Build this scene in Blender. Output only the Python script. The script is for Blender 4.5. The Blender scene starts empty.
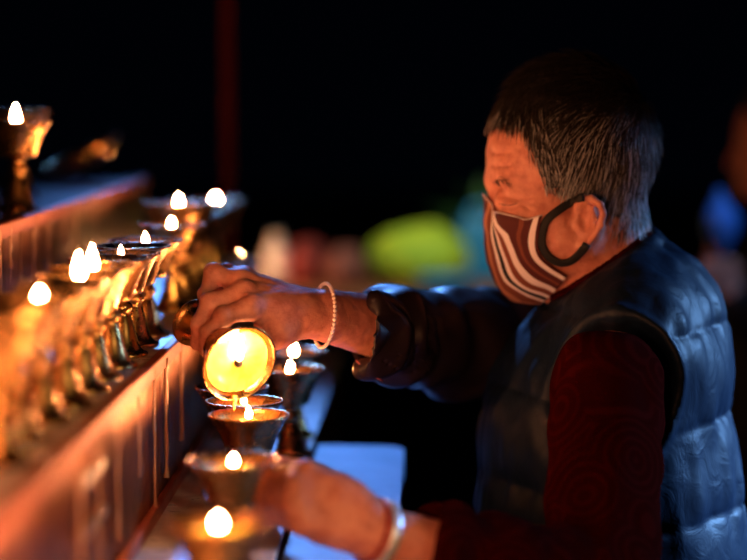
import bpy, bmesh, math, random
import numpy as np
from mathutils import Vector, Matrix, Euler
random.seed(7)
rng = np.random.default_rng(7)
S = bpy.context.scene
COL = S.collection
PI = math.pi

# ------------------------------------------------------------------ camera
FPX = 2000.0
CAMP = Vector((0, 0, 1.5))
PITCH = math.atan(0.095)
YAW = math.atan(0.02825 * math.cos(PITCH))
ROT = Euler((PI / 2 - PITCH, 0, YAW)).to_matrix()

def W(px, py, d):
    """the point at world depth Y = d that the photograph shows at (px, py)"""
    v = ROT @ Vector(((px - 373.5) / FPX, (280 - py) / FPX, -1))
    return np.array(CAMP + v * (d / v.y))

cam = bpy.data.cameras.new('camera')
camo = bpy.data.objects.new('camera', cam)
COL.objects.link(camo)
camo.location = CAMP
camo.rotation_euler = (PI / 2 - PITCH, 0, YAW)
cam.sensor_width = 36
cam.lens = 36 * FPX / 747
cam.clip_start = 0.05
cam.clip_end = 200
cam.dof.use_dof = True
cam.dof.focus_distance = 2.0
cam.dof.aperture_fstop = 1.75
S.camera = camo

# ------------------------------------------------------------------ materials
def mat(name, color=(0.5, 0.5, 0.5), rough=0.5, metal=0.0, **kw):
    m = bpy.data.materials.new(name)
    m.use_nodes = True
    b = m.node_tree.nodes['Principled BSDF']
    b.inputs['Base Color'].default_value = (*color, 1)
    b.inputs['Roughness'].default_value = rough
    b.inputs['Metallic'].default_value = metal
    for k, v in kw.items():
        b.inputs[k].default_value = v
    return m

def nd(m, t, **kw):
    n = m.node_tree.nodes.new(t)
    for k, v in kw.items():
        setattr(n, k, v)
    return n

def lk(m, a, b):
    m.node_tree.links.new(a, b)

def noise_tex(m, scale, detail=4, rough=0.6, stretch=None, dist=0.0):
    tc = nd(m, 'ShaderNodeTexCoord')
    n = nd(m, 'ShaderNodeTexNoise')
    n.inputs['Scale'].default_value = scale
    n.inputs['Detail'].default_value = detail
    n.inputs['Roughness'].default_value = rough
    n.inputs['Distortion'].default_value = dist
    if stretch:
        mp = nd(m, 'ShaderNodeMapping')
        mp.inputs['Scale'].default_value = stretch
        lk(m, tc.outputs['Object'], mp.inputs['Vector'])
        lk(m, mp.outputs['Vector'], n.inputs['Vector'])
    else:
        lk(m, tc.outputs['Object'], n.inputs['Vector'])
    return n

def add_bump(m, src, strength, dist=0.002):
    b = m.node_tree.nodes['Principled BSDF']
    bp = nd(m, 'ShaderNodeBump')
    bp.inputs['Strength'].default_value = strength
    bp.inputs['Distance'].default_value = dist
    lk(m, src, bp.inputs['Height'])
    lk(m, bp.outputs['Normal'], b.inputs['Normal'])
    return bp

def ramp(m, src, stops, sock='Base Color', const=False):
    r = nd(m, 'ShaderNodeValToRGB')
    e = r.color_ramp.elements
    if const:
        r.color_ramp.interpolation = 'CONSTANT'
    while len(e) < len(stops):
        e.new(0.5)
    for i, (p, c) in enumerate(stops):
        e[i].position = p
        e[i].color = (*c, 1) if not isinstance(c, float) else (c, c, c, 1)
    lk(m, src, r.inputs['Fac'])
    if sock:
        lk(m, r.outputs['Color'], m.node_tree.nodes['Principled BSDF'].inputs[sock])
    return r

M = {}
M['brass'] = mat('polished_brass', (0.80, 0.52, 0.20), 0.24, 1.0)
n = noise_tex(M['brass'], 60, 5)
ramp(M['brass'], n.outputs['Fac'], [(0.3, (0.50, 0.25, 0.08)), (0.6, (0.70, 0.40, 0.14))])
ramp(M['brass'], n.outputs['Fac'], [(0.3, 0.34), (0.7, 0.2)], 'Roughness')
M['butter'] = mat('lamp_butter', (0.98, 0.75, 0.3), 0.18)
M['butter'].node_tree.nodes['Principled BSDF'].inputs['Subsurface Weight'].default_value = 0.25
M['butter'].node_tree.nodes['Principled BSDF'].inputs['Subsurface Radius'].default_value = (0.01, 0.006, 0.002)
n = noise_tex(M['butter'], 45, 2, dist=1.5)
ramp(M['butter'], n.outputs['Fac'], [(0.35, (0.82, 0.52, 0.07)), (0.65, (0.9, 0.74, 0.16))])
M['wick'] = mat('burnt_wick', (0.012, 0.009, 0.008), 0.9)
FL = 720.0
M['flame'] = mat('flame', (0, 0, 0), 1.0)
b = M['flame'].node_tree.nodes['Principled BSDF']
b.inputs['Emission Color'].default_value = (1.0, 0.38, 0.145, 1)
b.inputs['Emission Strength'].default_value = FL

M['tier'] = mat('lacquered_tier', (0.30, 0.10, 0.035), 0.26, 0.95)
n = noise_tex(M['tier'], 13, 6, 0.65, (6, 6, 0.45), 0.3)
ramp(M['tier'], n.outputs['Fac'], [(0.3, (0.12, 0.03, 0.012)), (0.5, (0.36, 0.13, 0.045)), (0.7, (0.52, 0.24, 0.09))])
ramp(M['tier'], n.outputs['Fac'], [(0.3, 0.42), (0.7, 0.2)], 'Roughness')
add_bump(M['tier'], n.outputs['Fac'], 0.35, 0.004)
M['tier_dark'] = mat('dark_lacquer', (0.030, 0.012, 0.009), 0.7, 0.0, **{'Specular IOR Level': 0.15})
M['tier_top'] = mat('tier_sheet_metal', (0.55, 0.55, 0.57), 0.3, 0.25)
n = noise_tex(M['tier_top'], 30, 5)
ramp(M['tier_top'], n.outputs['Fac'], [(0.3, (0.3, 0.28, 0.27)), (0.65, (0.66, 0.66, 0.68))])
ramp(M['tier_top'], n.outputs['Fac'], [(0.3, 0.45), (0.7, 0.25)], 'Roughness')
add_bump(M['tier_top'], n.outputs['Fac'], 0.2, 0.002)
M['trim'] = mat('red_copper_edge', (0.32, 0.085, 0.055), 0.5, 0.7)
M['wax'] = mat('dried_butter_drip', (0.46, 0.27, 0.18), 0.3)
M['tabletop'] = mat('blue_lit_enamel', (0.30, 0.42, 0.62), 0.38)  # the blue light falling on the tabletop is put into its colour
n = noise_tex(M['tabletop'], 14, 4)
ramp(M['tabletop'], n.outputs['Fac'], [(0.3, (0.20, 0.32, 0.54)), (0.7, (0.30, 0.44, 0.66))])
M['darkmetal'] = mat('dark_steel', (0.05, 0.05, 0.055), 0.5, 0.8)

M['skin'] = mat('weathered_skin', (0.50, 0.24, 0.15), 0.48)
b = M['skin'].node_tree.nodes['Principled BSDF']
b.inputs['Subsurface Weight'].default_value = 0.12
b.inputs['Subsurface Radius'].default_value = (0.010, 0.004, 0.002)
b.inputs['Specular IOR Level'].default_value = 0.4
n = noise_tex(M['skin'], 70, 5, 0.65)
ramp(M['skin'], n.outputs['Fac'], [(0.3, (0.44, 0.14, 0.095)), (0.5, (0.60, 0.23, 0.16)), (0.72, (0.70, 0.32, 0.22))])
n2 = noise_tex(M['skin'], 260, 4, 0.6, (1, 1, 1.6), 0.8)
add_bump(M['skin'], n2.outputs['Fac'], 0.35, 0.0016)
M['hair'] = mat('greying_hair', (0.03, 0.025, 0.022), 0.42)
at = nd(M['hair'], 'ShaderNodeAttribute', attribute_name='tone')
ramp(M['hair'], at.outputs['Fac'], [(0.0, (0.010, 0.008, 0.007)), (0.55, (0.045, 0.034, 0.028)), (1.0, (0.46, 0.47, 0.50))])
M['scalp'] = mat('dark_under_hair', (0.018, 0.012, 0.010), 0.8)

M['vest'] = mat('slate_nylon', (0.0045, 0.011, 0.026), 0.5, 0.0, **{'Specular IOR Level': 0.14})
n = noise_tex(M['vest'], 34, 4, 0.5, None, 0.8)
add_bump(M['vest'], n.outputs['Fac'], 0.28, 0.007)
M['vest'].node_tree.nodes['Principled BSDF'].inputs['Sheen Weight'].default_value = 0.0
M['vest_trim'] = mat('black_binding', (0.02, 0.02, 0.025), 0.45)
M['sleeve'] = mat('maroon_brocade', (0.10, 0.012, 0.014), 0.8, 0.0, **{'Specular IOR Level': 0.0})
m = M['sleeve']
tc = nd(m, 'ShaderNodeTexCoord')
vo = nd(m, 'ShaderNodeTexVoronoi')
vo.inputs['Scale'].default_value = 15
lk(m, tc.outputs['Object'], vo.inputs['Vector'])
mu = nd(m, 'ShaderNodeMath', operation='MULTIPLY')
mu.inputs[1].default_value = 42
lk(m, vo.outputs['Distance'], mu.inputs[0])
sn = nd(m, 'ShaderNodeMath', operation='SINE')
lk(m, mu.outputs[0], sn.inputs[0])
nn = noise_tex(m, 18, 3, 0.5, None, 1.5)
ad = nd(m, 'ShaderNodeMath', operation='MULTIPLY')
lk(m, sn.outputs[0], ad.inputs[0])
lk(m, nn.outputs['Fac'], ad.inputs[1])
ramp(m, ad.outputs[0], [(0.0, (0.020, 0.0012, 0.001)), (0.4, (0.031, 0.002, 0.0016))])
add_bump(m, ad.outputs[0], 0.12, 0.002)
M['far_sleeve'] = mat('dark_plum_sleeve', (0.014, 0.008, 0.011), 0.45, 0.0, **{'Specular IOR Level': 0.3})  # far sleeve of the same jacket, in a darker colour than the near one
M['trousers'] = mat('dark_wool', (0.02, 0.02, 0.024), 0.9)
M['shoe'] = mat('black_leather', (0.012, 0.012, 0.012), 0.45)
M['elastic'] = mat('black_elastic', (0.006, 0.006, 0.007), 0.75)
M['silver'] = mat('silver', (0.86, 0.88, 0.94), 0.42, 0.7)
M['redcord'] = mat('red_cord', (0.30, 0.02, 0.02), 0.7)
M['bead'] = mat('pale_pink_bead', (0.92, 0.72, 0.66), 0.3)
M['pinkshirt'] = mat('pink_lining', (0.42, 0.13, 0.15), 0.7)

M['mask'] = mat('striped_cotton', (0.3, 0.05, 0.05), 0.85)
m = M['mask']
uv = nd(m, 'ShaderNodeUVMap')
uv.uv_map = 'UVMap'
sx = nd(m, 'ShaderNodeSeparateXYZ')
lk(m, uv.outputs['UV'], sx.inputs[0])
mar, wht, blk, brn, tan = (0.085, 0.014, 0.014), (0.92, 0.84, 0.88), (0.010, 0.008, 0.010), (0.20, 0.055, 0.03), (0.50, 0.22, 0.13)
ramp(m, sx.outputs['X'], [(0.0, mar), (0.19, tan), (0.27, brn), (0.37, wht), (0.435, blk), (0.51, wht), (0.57, brn), (0.645, wht),
                          (0.725, mar), (0.79, brn), (0.83, mar), (0.905, wht), (0.965, mar)], const=True)
nn = noise_tex(m, 420, 2)
add_bump(m, nn.outputs['Fac'], 0.3, 0.0008)
M['mask_edge'] = mat('pale_mask_binding', (0.72, 0.60, 0.62), 0.7)

M['ground'] = mat('dark_paving', (0.012, 0.012, 0.013), 0.85)
n = noise_tex(M['ground'], 3, 6)
ramp(M['ground'], n.outputs['Fac'], [(0.3, (0.006, 0.006, 0.007)), (0.7, (0.018, 0.017, 0.017))])
M['redpaint'] = mat('red_painted_wood', (0.05, 0.0006, 0.002), 0.7, 0.0, **{'Specular IOR Level': 0.1})
M['wood'] = mat('brown_table_wood', (0.26, 0.11, 0.05), 0.55)
n = noise_tex(M['wood'], 5, 5, 0.6, (1, 12, 12))
ramp(M['wood'], n.outputs['Fac'], [(0.3, (0.16, 0.06, 0.03)), (0.7, (0.34, 0.15, 0.07))])
M['lime'] = mat('lime_green_cloth', (0.42, 0.75, 0.04), 0.7)
n = noise_tex(M['lime'], 12, 4)
ramp(M['lime'], n.outputs['Fac'], [(0.3, (0.20, 0.52, 0.03)), (0.7, (0.55, 0.82, 0.05))])
M['cyan'] = mat('cyan_plastic', (0.02, 0.32, 0.70), 0.35)
M['bluecloth'] = mat('blue_cloth', (0.03, 0.16, 0.55), 0.6)
M['redcloth'] = mat('dark_red_cloth', (0.16, 0.018, 0.016), 0.8)
M['rosecloth'] = mat('dusty_rose_cloth', (0.18, 0.07, 0.06), 0.8)
M['whiteplastic'] = mat('white_plastic', (0.40, 0.44, 0.50), 0.4)
M['leaf'] = mat('dark_leaf', (0.03, 0.14, 0.03), 0.55)
M['terracotta'] = mat('terracotta', (0.25, 0.09, 0.05), 0.8)
M['darkcoat'] = mat('dark_coat', (0.012, 0.012, 0.015), 0.8)

# ------------------------------------------------------------------ object helpers
def link_mesh(name, me, material, parent=None, smooth=True):
    o = bpy.data.objects.new(name, me)
    COL.objects.link(o)
    if material is not None:
        me.materials.append(material)
    if smooth:
        me.shade_smooth()
    if parent is not None:
        o.parent = parent
    return o

def mesh_from(name, verts, faces):
    me = bpy.data.meshes.new(name)
    me.from_pydata([tuple(map(float, v)) for v in verts], [], [tuple(map(int, f)) for f in faces])
    me.update()
    return me

def obj(name, verts, faces, material, parent=None, smooth=True):
    return link_mesh(name, mesh_from(name, verts, faces), material, parent, smooth)

def bm_obj(name, bm, material, parent=None, smooth=False):
    me = bpy.data.meshes.new(name)
    bmesh.ops.recalc_face_normals(bm, faces=bm.faces)
    bm.to_mesh(me)
    bm.free()
    return link_mesh(name, me, material, parent, smooth)

def thing(name, label, cat, loc=(0, 0, 0), group=None):
    o = bpy.data.objects.new(name, None)
    COL.objects.link(o)
    o.empty_display_size = 0.05
    o.location = loc
    return tag(o, label, cat, group)

def tag(o, label, cat, group=None):
    o['label'] = label
    o['category'] = cat
    if group:
        o['group'] = group
    return o

def box_bm(x0, x1, y0, y1, z0, z1, bevel=0.003, seg=2):
    bm = bmesh.new()
    bmesh.ops.create_cube(bm, size=1)
    for v in bm.verts:
        v.co = Vector(((x0 + x1) / 2 + v.co.x * (x1 - x0), (y0 + y1) / 2 + v.co.y * (y1 - y0), (z0 + z1) / 2 + v.co.z * (z1 - z0)))
    if bevel:
        bmesh.ops.bevel(bm, geom=list(bm.edges), offset=bevel, segments=seg, affect='EDGES', profile=0.5)
    return bm

def lathe(profile, seg=48):
    """profile: (r, z) list; a zero radius makes a pole"""
    verts, faces, rings = [], [], []
    for r, z in profile:
        if r < 1e-7:
            rings.append([len(verts)])
            verts.append((0, 0, z))
        else:
            st = len(verts)
            for i in range(seg):
                a = 2 * PI * i / seg
                verts.append((r * math.cos(a), r * math.sin(a), z))
            rings.append(list(range(st, st + seg)))
    for A, B in zip(rings, rings[1:]):
        if len(A) == 1 and len(B) == 1:
            continue
        for i in range(seg):
            j = (i + 1) % seg
            if len(A) == 1:
                faces.append((A[0], B[j], B[i]))
            elif len(B) == 1:
                faces.append((A[i], A[j], B[0]))
            else:
                faces.append((A[i], A[j], B[j], B[i]))
    return verts, faces

def smooth_path(pts, n):
    """Catmull-Rom through pts, n samples"""
    P = np.array(pts, float)
    P = np.vstack([2 * P[0] - P[1], P, 2 * P[-1] - P[-2]])
    out = []
    segs = len(P) - 3
    for t in np.linspace(0, segs - 1e-9, n):
        i = int(t)
        f = t - i
        p0, p1, p2, p3 = P[i:i + 4]
        out.append(0.5 * (2 * p1 + (p2 - p0) * f + (2 * p0 - 5 * p1 + 4 * p2 - p3) * f * f + (3 * p1 - p0 - 3 * p2 + p3) * f ** 3))
    return np.array(out)

def tube(path, radii, seg=8, flat=None, closed=False):
    """round (or, with flat=(normals, width, thickness), ribbon shaped) tube along a path"""
    P = np.array(path, float)
    n = len(P)
    verts, faces = [], []
    up = np.array((0.13, 0.31, 0.94))
    for i in range(n):
        a, c = (P[(i - 1) % n], P[(i + 1) % n]) if closed else (P[max(i - 1, 0)], P[min(i + 1, n - 1)])
        t = (c - a) / (np.linalg.norm(c - a) + 1e-12)
        if flat is not None:
            nrm = flat[0][i] - t * np.dot(flat[0][i], t)
        else:
            nrm = up - t * np.dot(up, t)
        nrm /= np.linalg.norm(nrm) + 1e-12
        s = np.cross(t, nrm)
        for k in range(seg):
            an = 2 * PI * (k + 0.5) / seg
            if flat is not None:
                ca, sa = math.cos(an), math.sin(an)
                q = s * flat[1] * np.sign(ca) * abs(ca) ** 0.5 + nrm * flat[2] * np.sign(sa) * abs(sa) ** 0.5
            else:
                r = radii[i] if hasattr(radii, '__len__') else radii
                q = r * (math.cos(an) * s + math.sin(an) * nrm)
            verts.append(P[i] + q)
    for i in range(n if closed else n - 1):
        j = (i + 1) % n
        for k in range(seg):
            l = (k + 1) % seg
            faces.append((i * seg + k, i * seg + l, j * seg + l, j * seg + k))
    if not closed:
        faces.append(tuple(range(seg - 1, -1, -1)))
        faces.append(tuple((n - 1) * seg + k for k in range(seg)))
    return verts, faces

def sphere(c, r, seg=10, rings=6):
    v, f = lathe([(max(r * math.sin(PI * i / rings), 0) if 0 < i < rings else 0, -r * math.cos(PI * i / rings)) for i in range(rings + 1)], seg)
    return [(a[0] + c[0], a[1] + c[1], a[2] + c[2]) for a in v], f

def merge(parts):
    V, Fc = [], []
    for v, f in parts:
        o = len(V)
        V += [tuple(a) for a in v]
        Fc += [tuple(i + o for i in q) for q in f]
    return V, Fc

# ------------------------------------------------------------------ smooth solids: blended volumes polygonised as one skin
class Prim:
    def __init__(s, op='u', k=0.01):
        s.op, s.k = op, k

class Ell(Prim):
    def __init__(s, c, rx, ry, rz, rot=None, k=0.01, op='u'):
        super().__init__(op, k)
        s.c, s.r = np.array(c, float), np.array((rx, ry, rz), float)
        s.R = np.array(Euler(rot).to_matrix()) if rot is not None else None
    def d(s, P):
        q = P - s.c
        if s.R is not None:
            q = q @ s.R
        k0 = np.sqrt(((q / s.r) ** 2).sum(1)) + 1e-9
        k1 = np.sqrt(((q / s.r ** 2) ** 2).sum(1)) + 1e-9
        return k0 * (k0 - 1) / k1
    def box(s):
        m = s.r.max()
        return s.c - m, s.c + m

class Cap(Prim):
    def __init__(s, a, b, r1, r2, k=0.01, op='u'):
        super().__init__(op, k)
        s.a, s.b, s.r1, s.r2 = np.array(a, float), np.array(b, float), r1, r2
    def d(s, P):
        ba = s.b - s.a
        pa = P - s.a
        t = np.clip(pa @ ba / (ba @ ba), 0, 1)
        q = pa - t[:, None] * ba
        return np.sqrt((q * q).sum(1)) - (s.r1 + (s.r2 - s.r1) * t)
    def box(s):
        m = max(s.r1, s.r2)
        return np.minimum(s.a, s.b) - m, np.maximum(s.a, s.b) + m

class Half(Prim):
    """removes everything on the side the normal points to"""
    def __init__(s, p, n, k=0.002):
        super().__init__('s', k)
        s.p = np.array(p, float)
        s.n = np.array(n, float) / np.linalg.norm(n)
    def d(s, P):
        return -((P - s.p) @ s.n)
    def box(s):
        return s.p, s.p

def Sph(c, r, k=0.01, op='u'):
    return Ell(c, r, r, r, None, k, op)

def field(prims, P, idx=None):
    f = None
    for i, p in enumerate(prims):
        if idx is not None and i not in idx:
            continue
        d = p.d(P)
        if f is None:
            f = d if p.op == 'u' else np.full(len(P), 1.0)
            continue
        if p.op == 'u':
            h = np.maximum(p.k - np.abs(f - d), 0) / p.k
            f = np.minimum(f, d) - h * h * p.k * 0.25
        else:
            d = -d
            h = np.maximum(p.k - np.abs(f - d), 0) / p.k
            f = np.maximum(f, d) + h * h * p.k * 0.25
    return f

def gradient(prims, P, e=0.0015):
    g = np.zeros_like(P)
    for a in range(3):
        o = np.zeros(3)
        o[a] = e
        g[:, a] = field(prims, P + o) - field(prims, P - o)
    return g / (np.linalg.norm(g, axis=1)[:, None] + 1e-12)

def polygonise(prims, vox, n=16):
    lo = np.min([p.box()[0] for p in prims if p.op == 'u'], axis=0) - 4 * vox
    hi = np.max([p.box()[1] for p in prims if p.op == 'u'], axis=0) + 4 * vox
    B = n * vox
    nb = np.ceil((hi - lo) / B).astype(int)
    R = B * 0.5 * math.sqrt(3)
    bi = np.stack(np.meshgrid(*[np.arange(k) for k in nb], indexing='ij'), -1).reshape(-1, 3)
    C = lo + (bi + 0.5) * B
    D = np.stack([p.d(C) for p in prims], 0)
    tot = field(prims, C)
    keep = np.where(np.abs(tot) < R * 1.7 + 0.01)[0]
    G = (nb * n + 2).astype(np.int64)
    ar = np.arange(n + 2)
    loc = np.stack(np.meshgrid(ar, ar, ar, indexing='ij'), -1).reshape(-1, 3)
    ids, pos, quads = [], [], []
    corners = [(a, b_, c) for a in (0, 1) for b_ in (0, 1) for c in (0, 1)]
    edges = [(i, j) for i in range(8) for j in range(i + 1, 8) if sum(abs(x - y) for x, y in zip(corners[i], corners[j])) == 1]
    um = np.array([p.op == 'u' for p in prims])
    for q in keep:
        dd = D[:, q]
        mn = dd[um].min()
        idx = {i for i, p in enumerate(prims) if (p.op == 'u' and dd[i] < mn + 2.2 * R + p.k) or (p.op == 's' and dd[i] < 2.0 * R + p.k)}
        g0 = bi[q] * n
        P = lo + (g0 + loc) * vox
        f = field(prims, P, idx).reshape(n + 2, n + 2, n + 2)
        if f.min() > 0 or f.max() < 0:
            continue
        sg = f < 0
        cv = [f[a:a + n, b_:b_ + n, c:c + n] for a, b_, c in corners]
        cs = np.stack([v < 0 for v in cv], 0)
        act = cs.any(0) & ~cs.all(0)
        ci = np.argwhere(act)
        if len(ci):
            vals = np.stack([v[act] for v in cv], 1)
            acc = np.zeros((len(ci), 3))
            cnt = np.zeros(len(ci))
            for i, j in edges:
                a, c = vals[:, i], vals[:, j]
                cr = (a < 0) != (c < 0)
                t = np.where(cr, a / np.where(cr, a - c, 1), 0)
                p = np.array(corners[i]) + t[:, None] * (np.array(corners[j]) - np.array(corners[i]))
                acc[cr] += p[cr]
                cnt[cr] += 1
            pos.append(lo + (g0 + ci + acc / cnt[:, None]) * vox)
            gi = g0 + ci
            ids.append((gi[:, 0] * G[1] + gi[:, 1]) * G[2] + gi[:, 2])
        for ax in range(3):
            s0 = sg[:n, :n, :n]
            sl = [slice(0, n)] * 3
            sl[ax] = slice(1, n + 1)
            s1 = sg[tuple(sl)]
            e = np.argwhere(s0 != s1)
            if not len(e):
                continue
            inside = s0[e[:, 0], e[:, 1], e[:, 2]]
            ge = g0 + e
            u, v = (ax + 1) % 3, (ax + 2) % 3
            du, dv = np.zeros(3, int), np.zeros(3, int)
            du[u], dv[v] = 1, 1
            def gid(x):
                return (x[:, 0] * G[1] + x[:, 1]) * G[2] + x[:, 2]
            Q = np.stack([gid(ge - du - dv), gid(ge - dv), gid(ge), gid(ge - du)], 1)
            Q[~inside] = Q[~inside][:, ::-1]
            quads.append(Q)
    ids = np.concatenate(ids)
    pos = np.concatenate(pos)
    o = np.argsort(ids)
    ids, pos = ids[o], pos[o]
    Q = np.concatenate(quads)
    k = np.clip(np.searchsorted(ids, Q), 0, len(ids) - 1)
    ok = (ids[k] == Q).all(1)
    return pos, k[ok]

def vnoise(P, scale, seed=0):
    """smooth value noise in [-1, 1]"""
    q = P * scale + seed * 17.31
    i = np.floor(q).astype(np.int64)
    f = q - i
    f = f * f * (3 - 2 * f)
    def h(a):
        x = (a[:, 0] * 374761393 + a[:, 1] * 668265263 + a[:, 2] * 2147483647 + seed * 974711) & 0xffffffff
        x = ((x ^ (x >> 13)) * 1274126177) & 0xffffffff
        return ((x ^ (x >> 16)) & 0xffff) / 32767.5 - 1
    r = 0
    for a in (0, 1):
        for b_ in (0, 1):
            for c in (0, 1):
                w = (f[:, 0] if a else 1 - f[:, 0]) * (f[:, 1] if b_ else 1 - f[:, 1]) * (f[:, 2] if c else 1 - f[:, 2])
                r = r + w * h(i + np.array((a, b_, c)))
    return r

def solid(name, prims, vox, material, parent=None, disp=None):
    v, q = polygonise(prims, vox)
    if disp is not None:
        v = v + gradient_fast(v, q) * disp(v)[:, None]
    return obj(name, v, q, material, parent)

def gradient_fast(v, q):
    a = v[q[:, 2]] - v[q[:, 0]]
    b_ = v[q[:, 3]] - v[q[:, 1]]
    fn = np.cross(a, b_)
    nn_ = np.zeros_like(v)
    for i in range(4):
        np.add.at(nn_, q[:, i], fn)
    return nn_ / (np.linalg.norm(nn_, axis=1)[:, None] + 1e-12)

# ------------------------------------------------------------------ the altar
ZA, ZB, ZC = 1.085, 1.237, 1.361
XA, XB, XC = -0.140, -0.269, -0.445
altar = thing('altar', 'stepped red brown altar with three shiny tiers that carry rows of butter lamps', 'altar', (XB, 2.0, 0))
def apart(name, bm, m):
    o = bm_obj(name, bm, m, altar)
    o.matrix_parent_inverse = Matrix.Translation((-XB, -2.0, 0))
    return o
Y0A, Y1A = 0.95, 3.12
apart('lower_tier', box_bm(XB - 0.02, XA, Y0A, Y1A, 0, ZA - 0.004, 0.004), M['tier'])
apart('middle_tier', box_bm(XC - 0.02, XB, Y0A, Y1A, 0, ZB - 0.004, 0.004), M['tier'])
apart('upper_tier', box_bm(-1.25, XC, Y0A, Y1A, 0, ZC - 0.004, 0.004), M['tier'])
apart('tier_sheet', box_bm(XB + 0.0005, XA + 0.003, Y0A, Y1A, ZA - 0.004, ZA, 0.0012), M['tier_top'])
apart('tier_sheet', box_bm(XC + 0.0005, XB - 0.004, Y0A, Y1A, ZB - 0.004, ZB, 0.0012), M['tier_top'])
apart('tier_sheet', box_bm(-1.25, XC - 0.004, Y0A, Y1A, ZC - 0.004, ZC, 0.0012), M['tier_dark'])
apart('edge_trim', box_bm(XB - 0.004, XB + 0.006, Y0A, Y1A, ZB - 0.014, ZB + 0.002, 0.002), M['trim'])
apart('edge_trim', box_bm(XC - 0.004, XC + 0.006, Y0A, Y1A, ZC - 0.014, ZC + 0.002, 0.002), M['trim'])
apart('foot_moulding', box_bm(XB, XB + 0.008, Y0A, Y1A, ZA, ZA + 0.014, 0.002), M['trim'])
apart('foot_moulding', box_bm(XC, XC + 0.008, Y0A, Y1A, ZB, ZB + 0.012, 0.002), M['trim'])
for y0, y1, z in ((1.50, 1.60, ZB - 0.043), (1.50, 1.61, ZB - 0.083)):
    apart('metal_strip', box_bm(XB, XB + 0.006, y0, y1, z, z + 0.008, 0.002), M['silver'])
def drip(x, y, z, L, r):
    n_ = 9
    path = [(x + 0.001, y + 0.002 * math.sin(i * 1.7 + y * 40), z - L * i / (n_ - 1)) for i in range(n_)]
    rad = [r * (0.75 + 0.25 * math.sin(i * 2.1 + y * 90)) for i in range(n_ - 1)] + [r * 1.1]
    v, f = tube(path, rad, 8)
    o = obj('butter_drip', v, f, M['wax'], altar)
    o.matrix_parent_inverse = Matrix.Translation((-XB, -2.0, 0))
for i in range(7):
    y = 1.5 + i * 0.1 + random.uniform(-0.035, 0.035)
    drip(XB + 0.004, y, ZB - 0.004, random.uniform(0.08, 0.146), random.uniform(0.0014, 0.003))
for i in range(9):
    drip(XC + 0.004, 1.75 + i * 0.09 + random.uniform(-0.03, 0.03), ZC - 0.004, random.uniform(0.04, 0.11), random.uniform(0.002, 0.0035))

# side table pushed against the lowest tier, rounded far corner
side = thing('side_table', 'pale blue lit metal side table pushed against the lowest tier, with a rounded corner', 'table', (-0.085, 1.8, 0))
def rounded_slab(x0, x1, y0, y1, z0, z1, r, seg=8):
    pts = []
    for cx, cy, a0 in ((x1 - r, y1 - r, 0), (x0 + 0.004, y1 - 0.004, 90), (x0 + 0.004, y0 + 0.004, 180), (x1 - r, y0 + r, 270)):
        rr = r if cx == x1 - r else 0.004
        for i in range(seg + 1):
            a = math.radians(a0 + 90 * i / seg)
            pts.append((cx + rr * math.cos(a), cy + rr * math.sin(a)))
    bm = bmesh.new()
    f = bm.faces.new([bm.verts.new((x, y, z1)) for x, y in pts])
    g = bmesh.ops.extrude_face_region(bm, geom=[f])
    for v in g['geom']:
        if isinstance(v, bmesh.types.BMVert):
            v.co.z = z0
    bmesh.ops.recalc_face_normals(bm, faces=bm.faces)
    return bm
def spart(name, bm, m):
    o = bm_obj(name, bm, m, side)
    o.matrix_parent_inverse = Matrix.Translation((0.085, -1.8, 0))
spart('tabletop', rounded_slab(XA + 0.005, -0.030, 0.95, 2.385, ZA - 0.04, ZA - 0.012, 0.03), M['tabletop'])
for lx in (XA + 0.02, -0.048):
    for ly in (1.0, 2.34):
        spart('leg', box_bm(lx - 0.012, lx + 0.012, ly - 0.012, ly + 0.012, 0, ZA - 0.04, 0.002), M['darkmetal'])

# ------------------------------------------------------------------ butter lamps
STEM = [(0, 0), (25, 0), (25.8, 1.5), (25, 3.5), (21.5, 5), (18.5, 8), (15.5, 15), (13, 24), (11, 33), (8.6, 40), (7.2, 43.5),
        (9.6, 46), (11, 49), (9.8, 52), (7.6, 54), (7.2, 57), (8.6, 60), (11.5, 62.5), (12, 63.6), (0, 64)]
BOWL = [(0, 61.5), (12, 61.8), (19.5, 63), (21.8, 65.2), (22.6, 68), (24.6, 75), (28.2, 84), (32.2, 92), (35.8, 98), (38.6, 101), (39.6, 102.4),
        (39.4, 103.7), (38.2, 104), (36.6, 102.6), (34, 98.6), (30.6, 92), (26.8, 84), (23, 75), (20.8, 69), (0, 67)]
mm = lambda p: [(r / 1000, z / 1000) for r, z in p]
def lamp_parts(fill=92.0):
    stem = mesh_from('stem', *lathe(mm(STEM), 40))
    bowl = mesh_from('bowl', *lathe(mm(BOWL), 64))
    rr = 30.6 * fill / 92.0
    butter = mesh_from('butter', *lathe(mm([(0, fill + 0.6), (3.0, fill + 0.9), (12, fill), (24, fill), (rr - 0.6, fill + 0.2), (rr + 0.5, fill + 1.0)]), 40))
    v, f = tube([(0, 0, fill / 1000), (0.0004, 0.0006, (fill + 4) / 1000), (0.001, 0, (fill + 8) / 1000), (0.002, -0.0005, (fill + 11) / 1000)], [0.0013, 0.0012, 0.0013, 0.0009], 7)
    wick = mesh_from('wick', v, f)
    return stem, bowl, butter, wick
def flame_mesh(h, r, z0):
    prof = [(0, 0)]
    for i in range(1, 12):
        t = i / 12
        prof.append((r * math.sin(PI * t ** 0.62) ** 0.9 * (1 - 0.25 * t), h * t))
    prof.append((0, h))
    v, f = lathe(prof, 16)
    return [(a[0] + 0.0012 * math.sin(a[2] / h * 2.5), a[1], a[2] + z0) for a in v], f
LM = lamp_parts()
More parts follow.
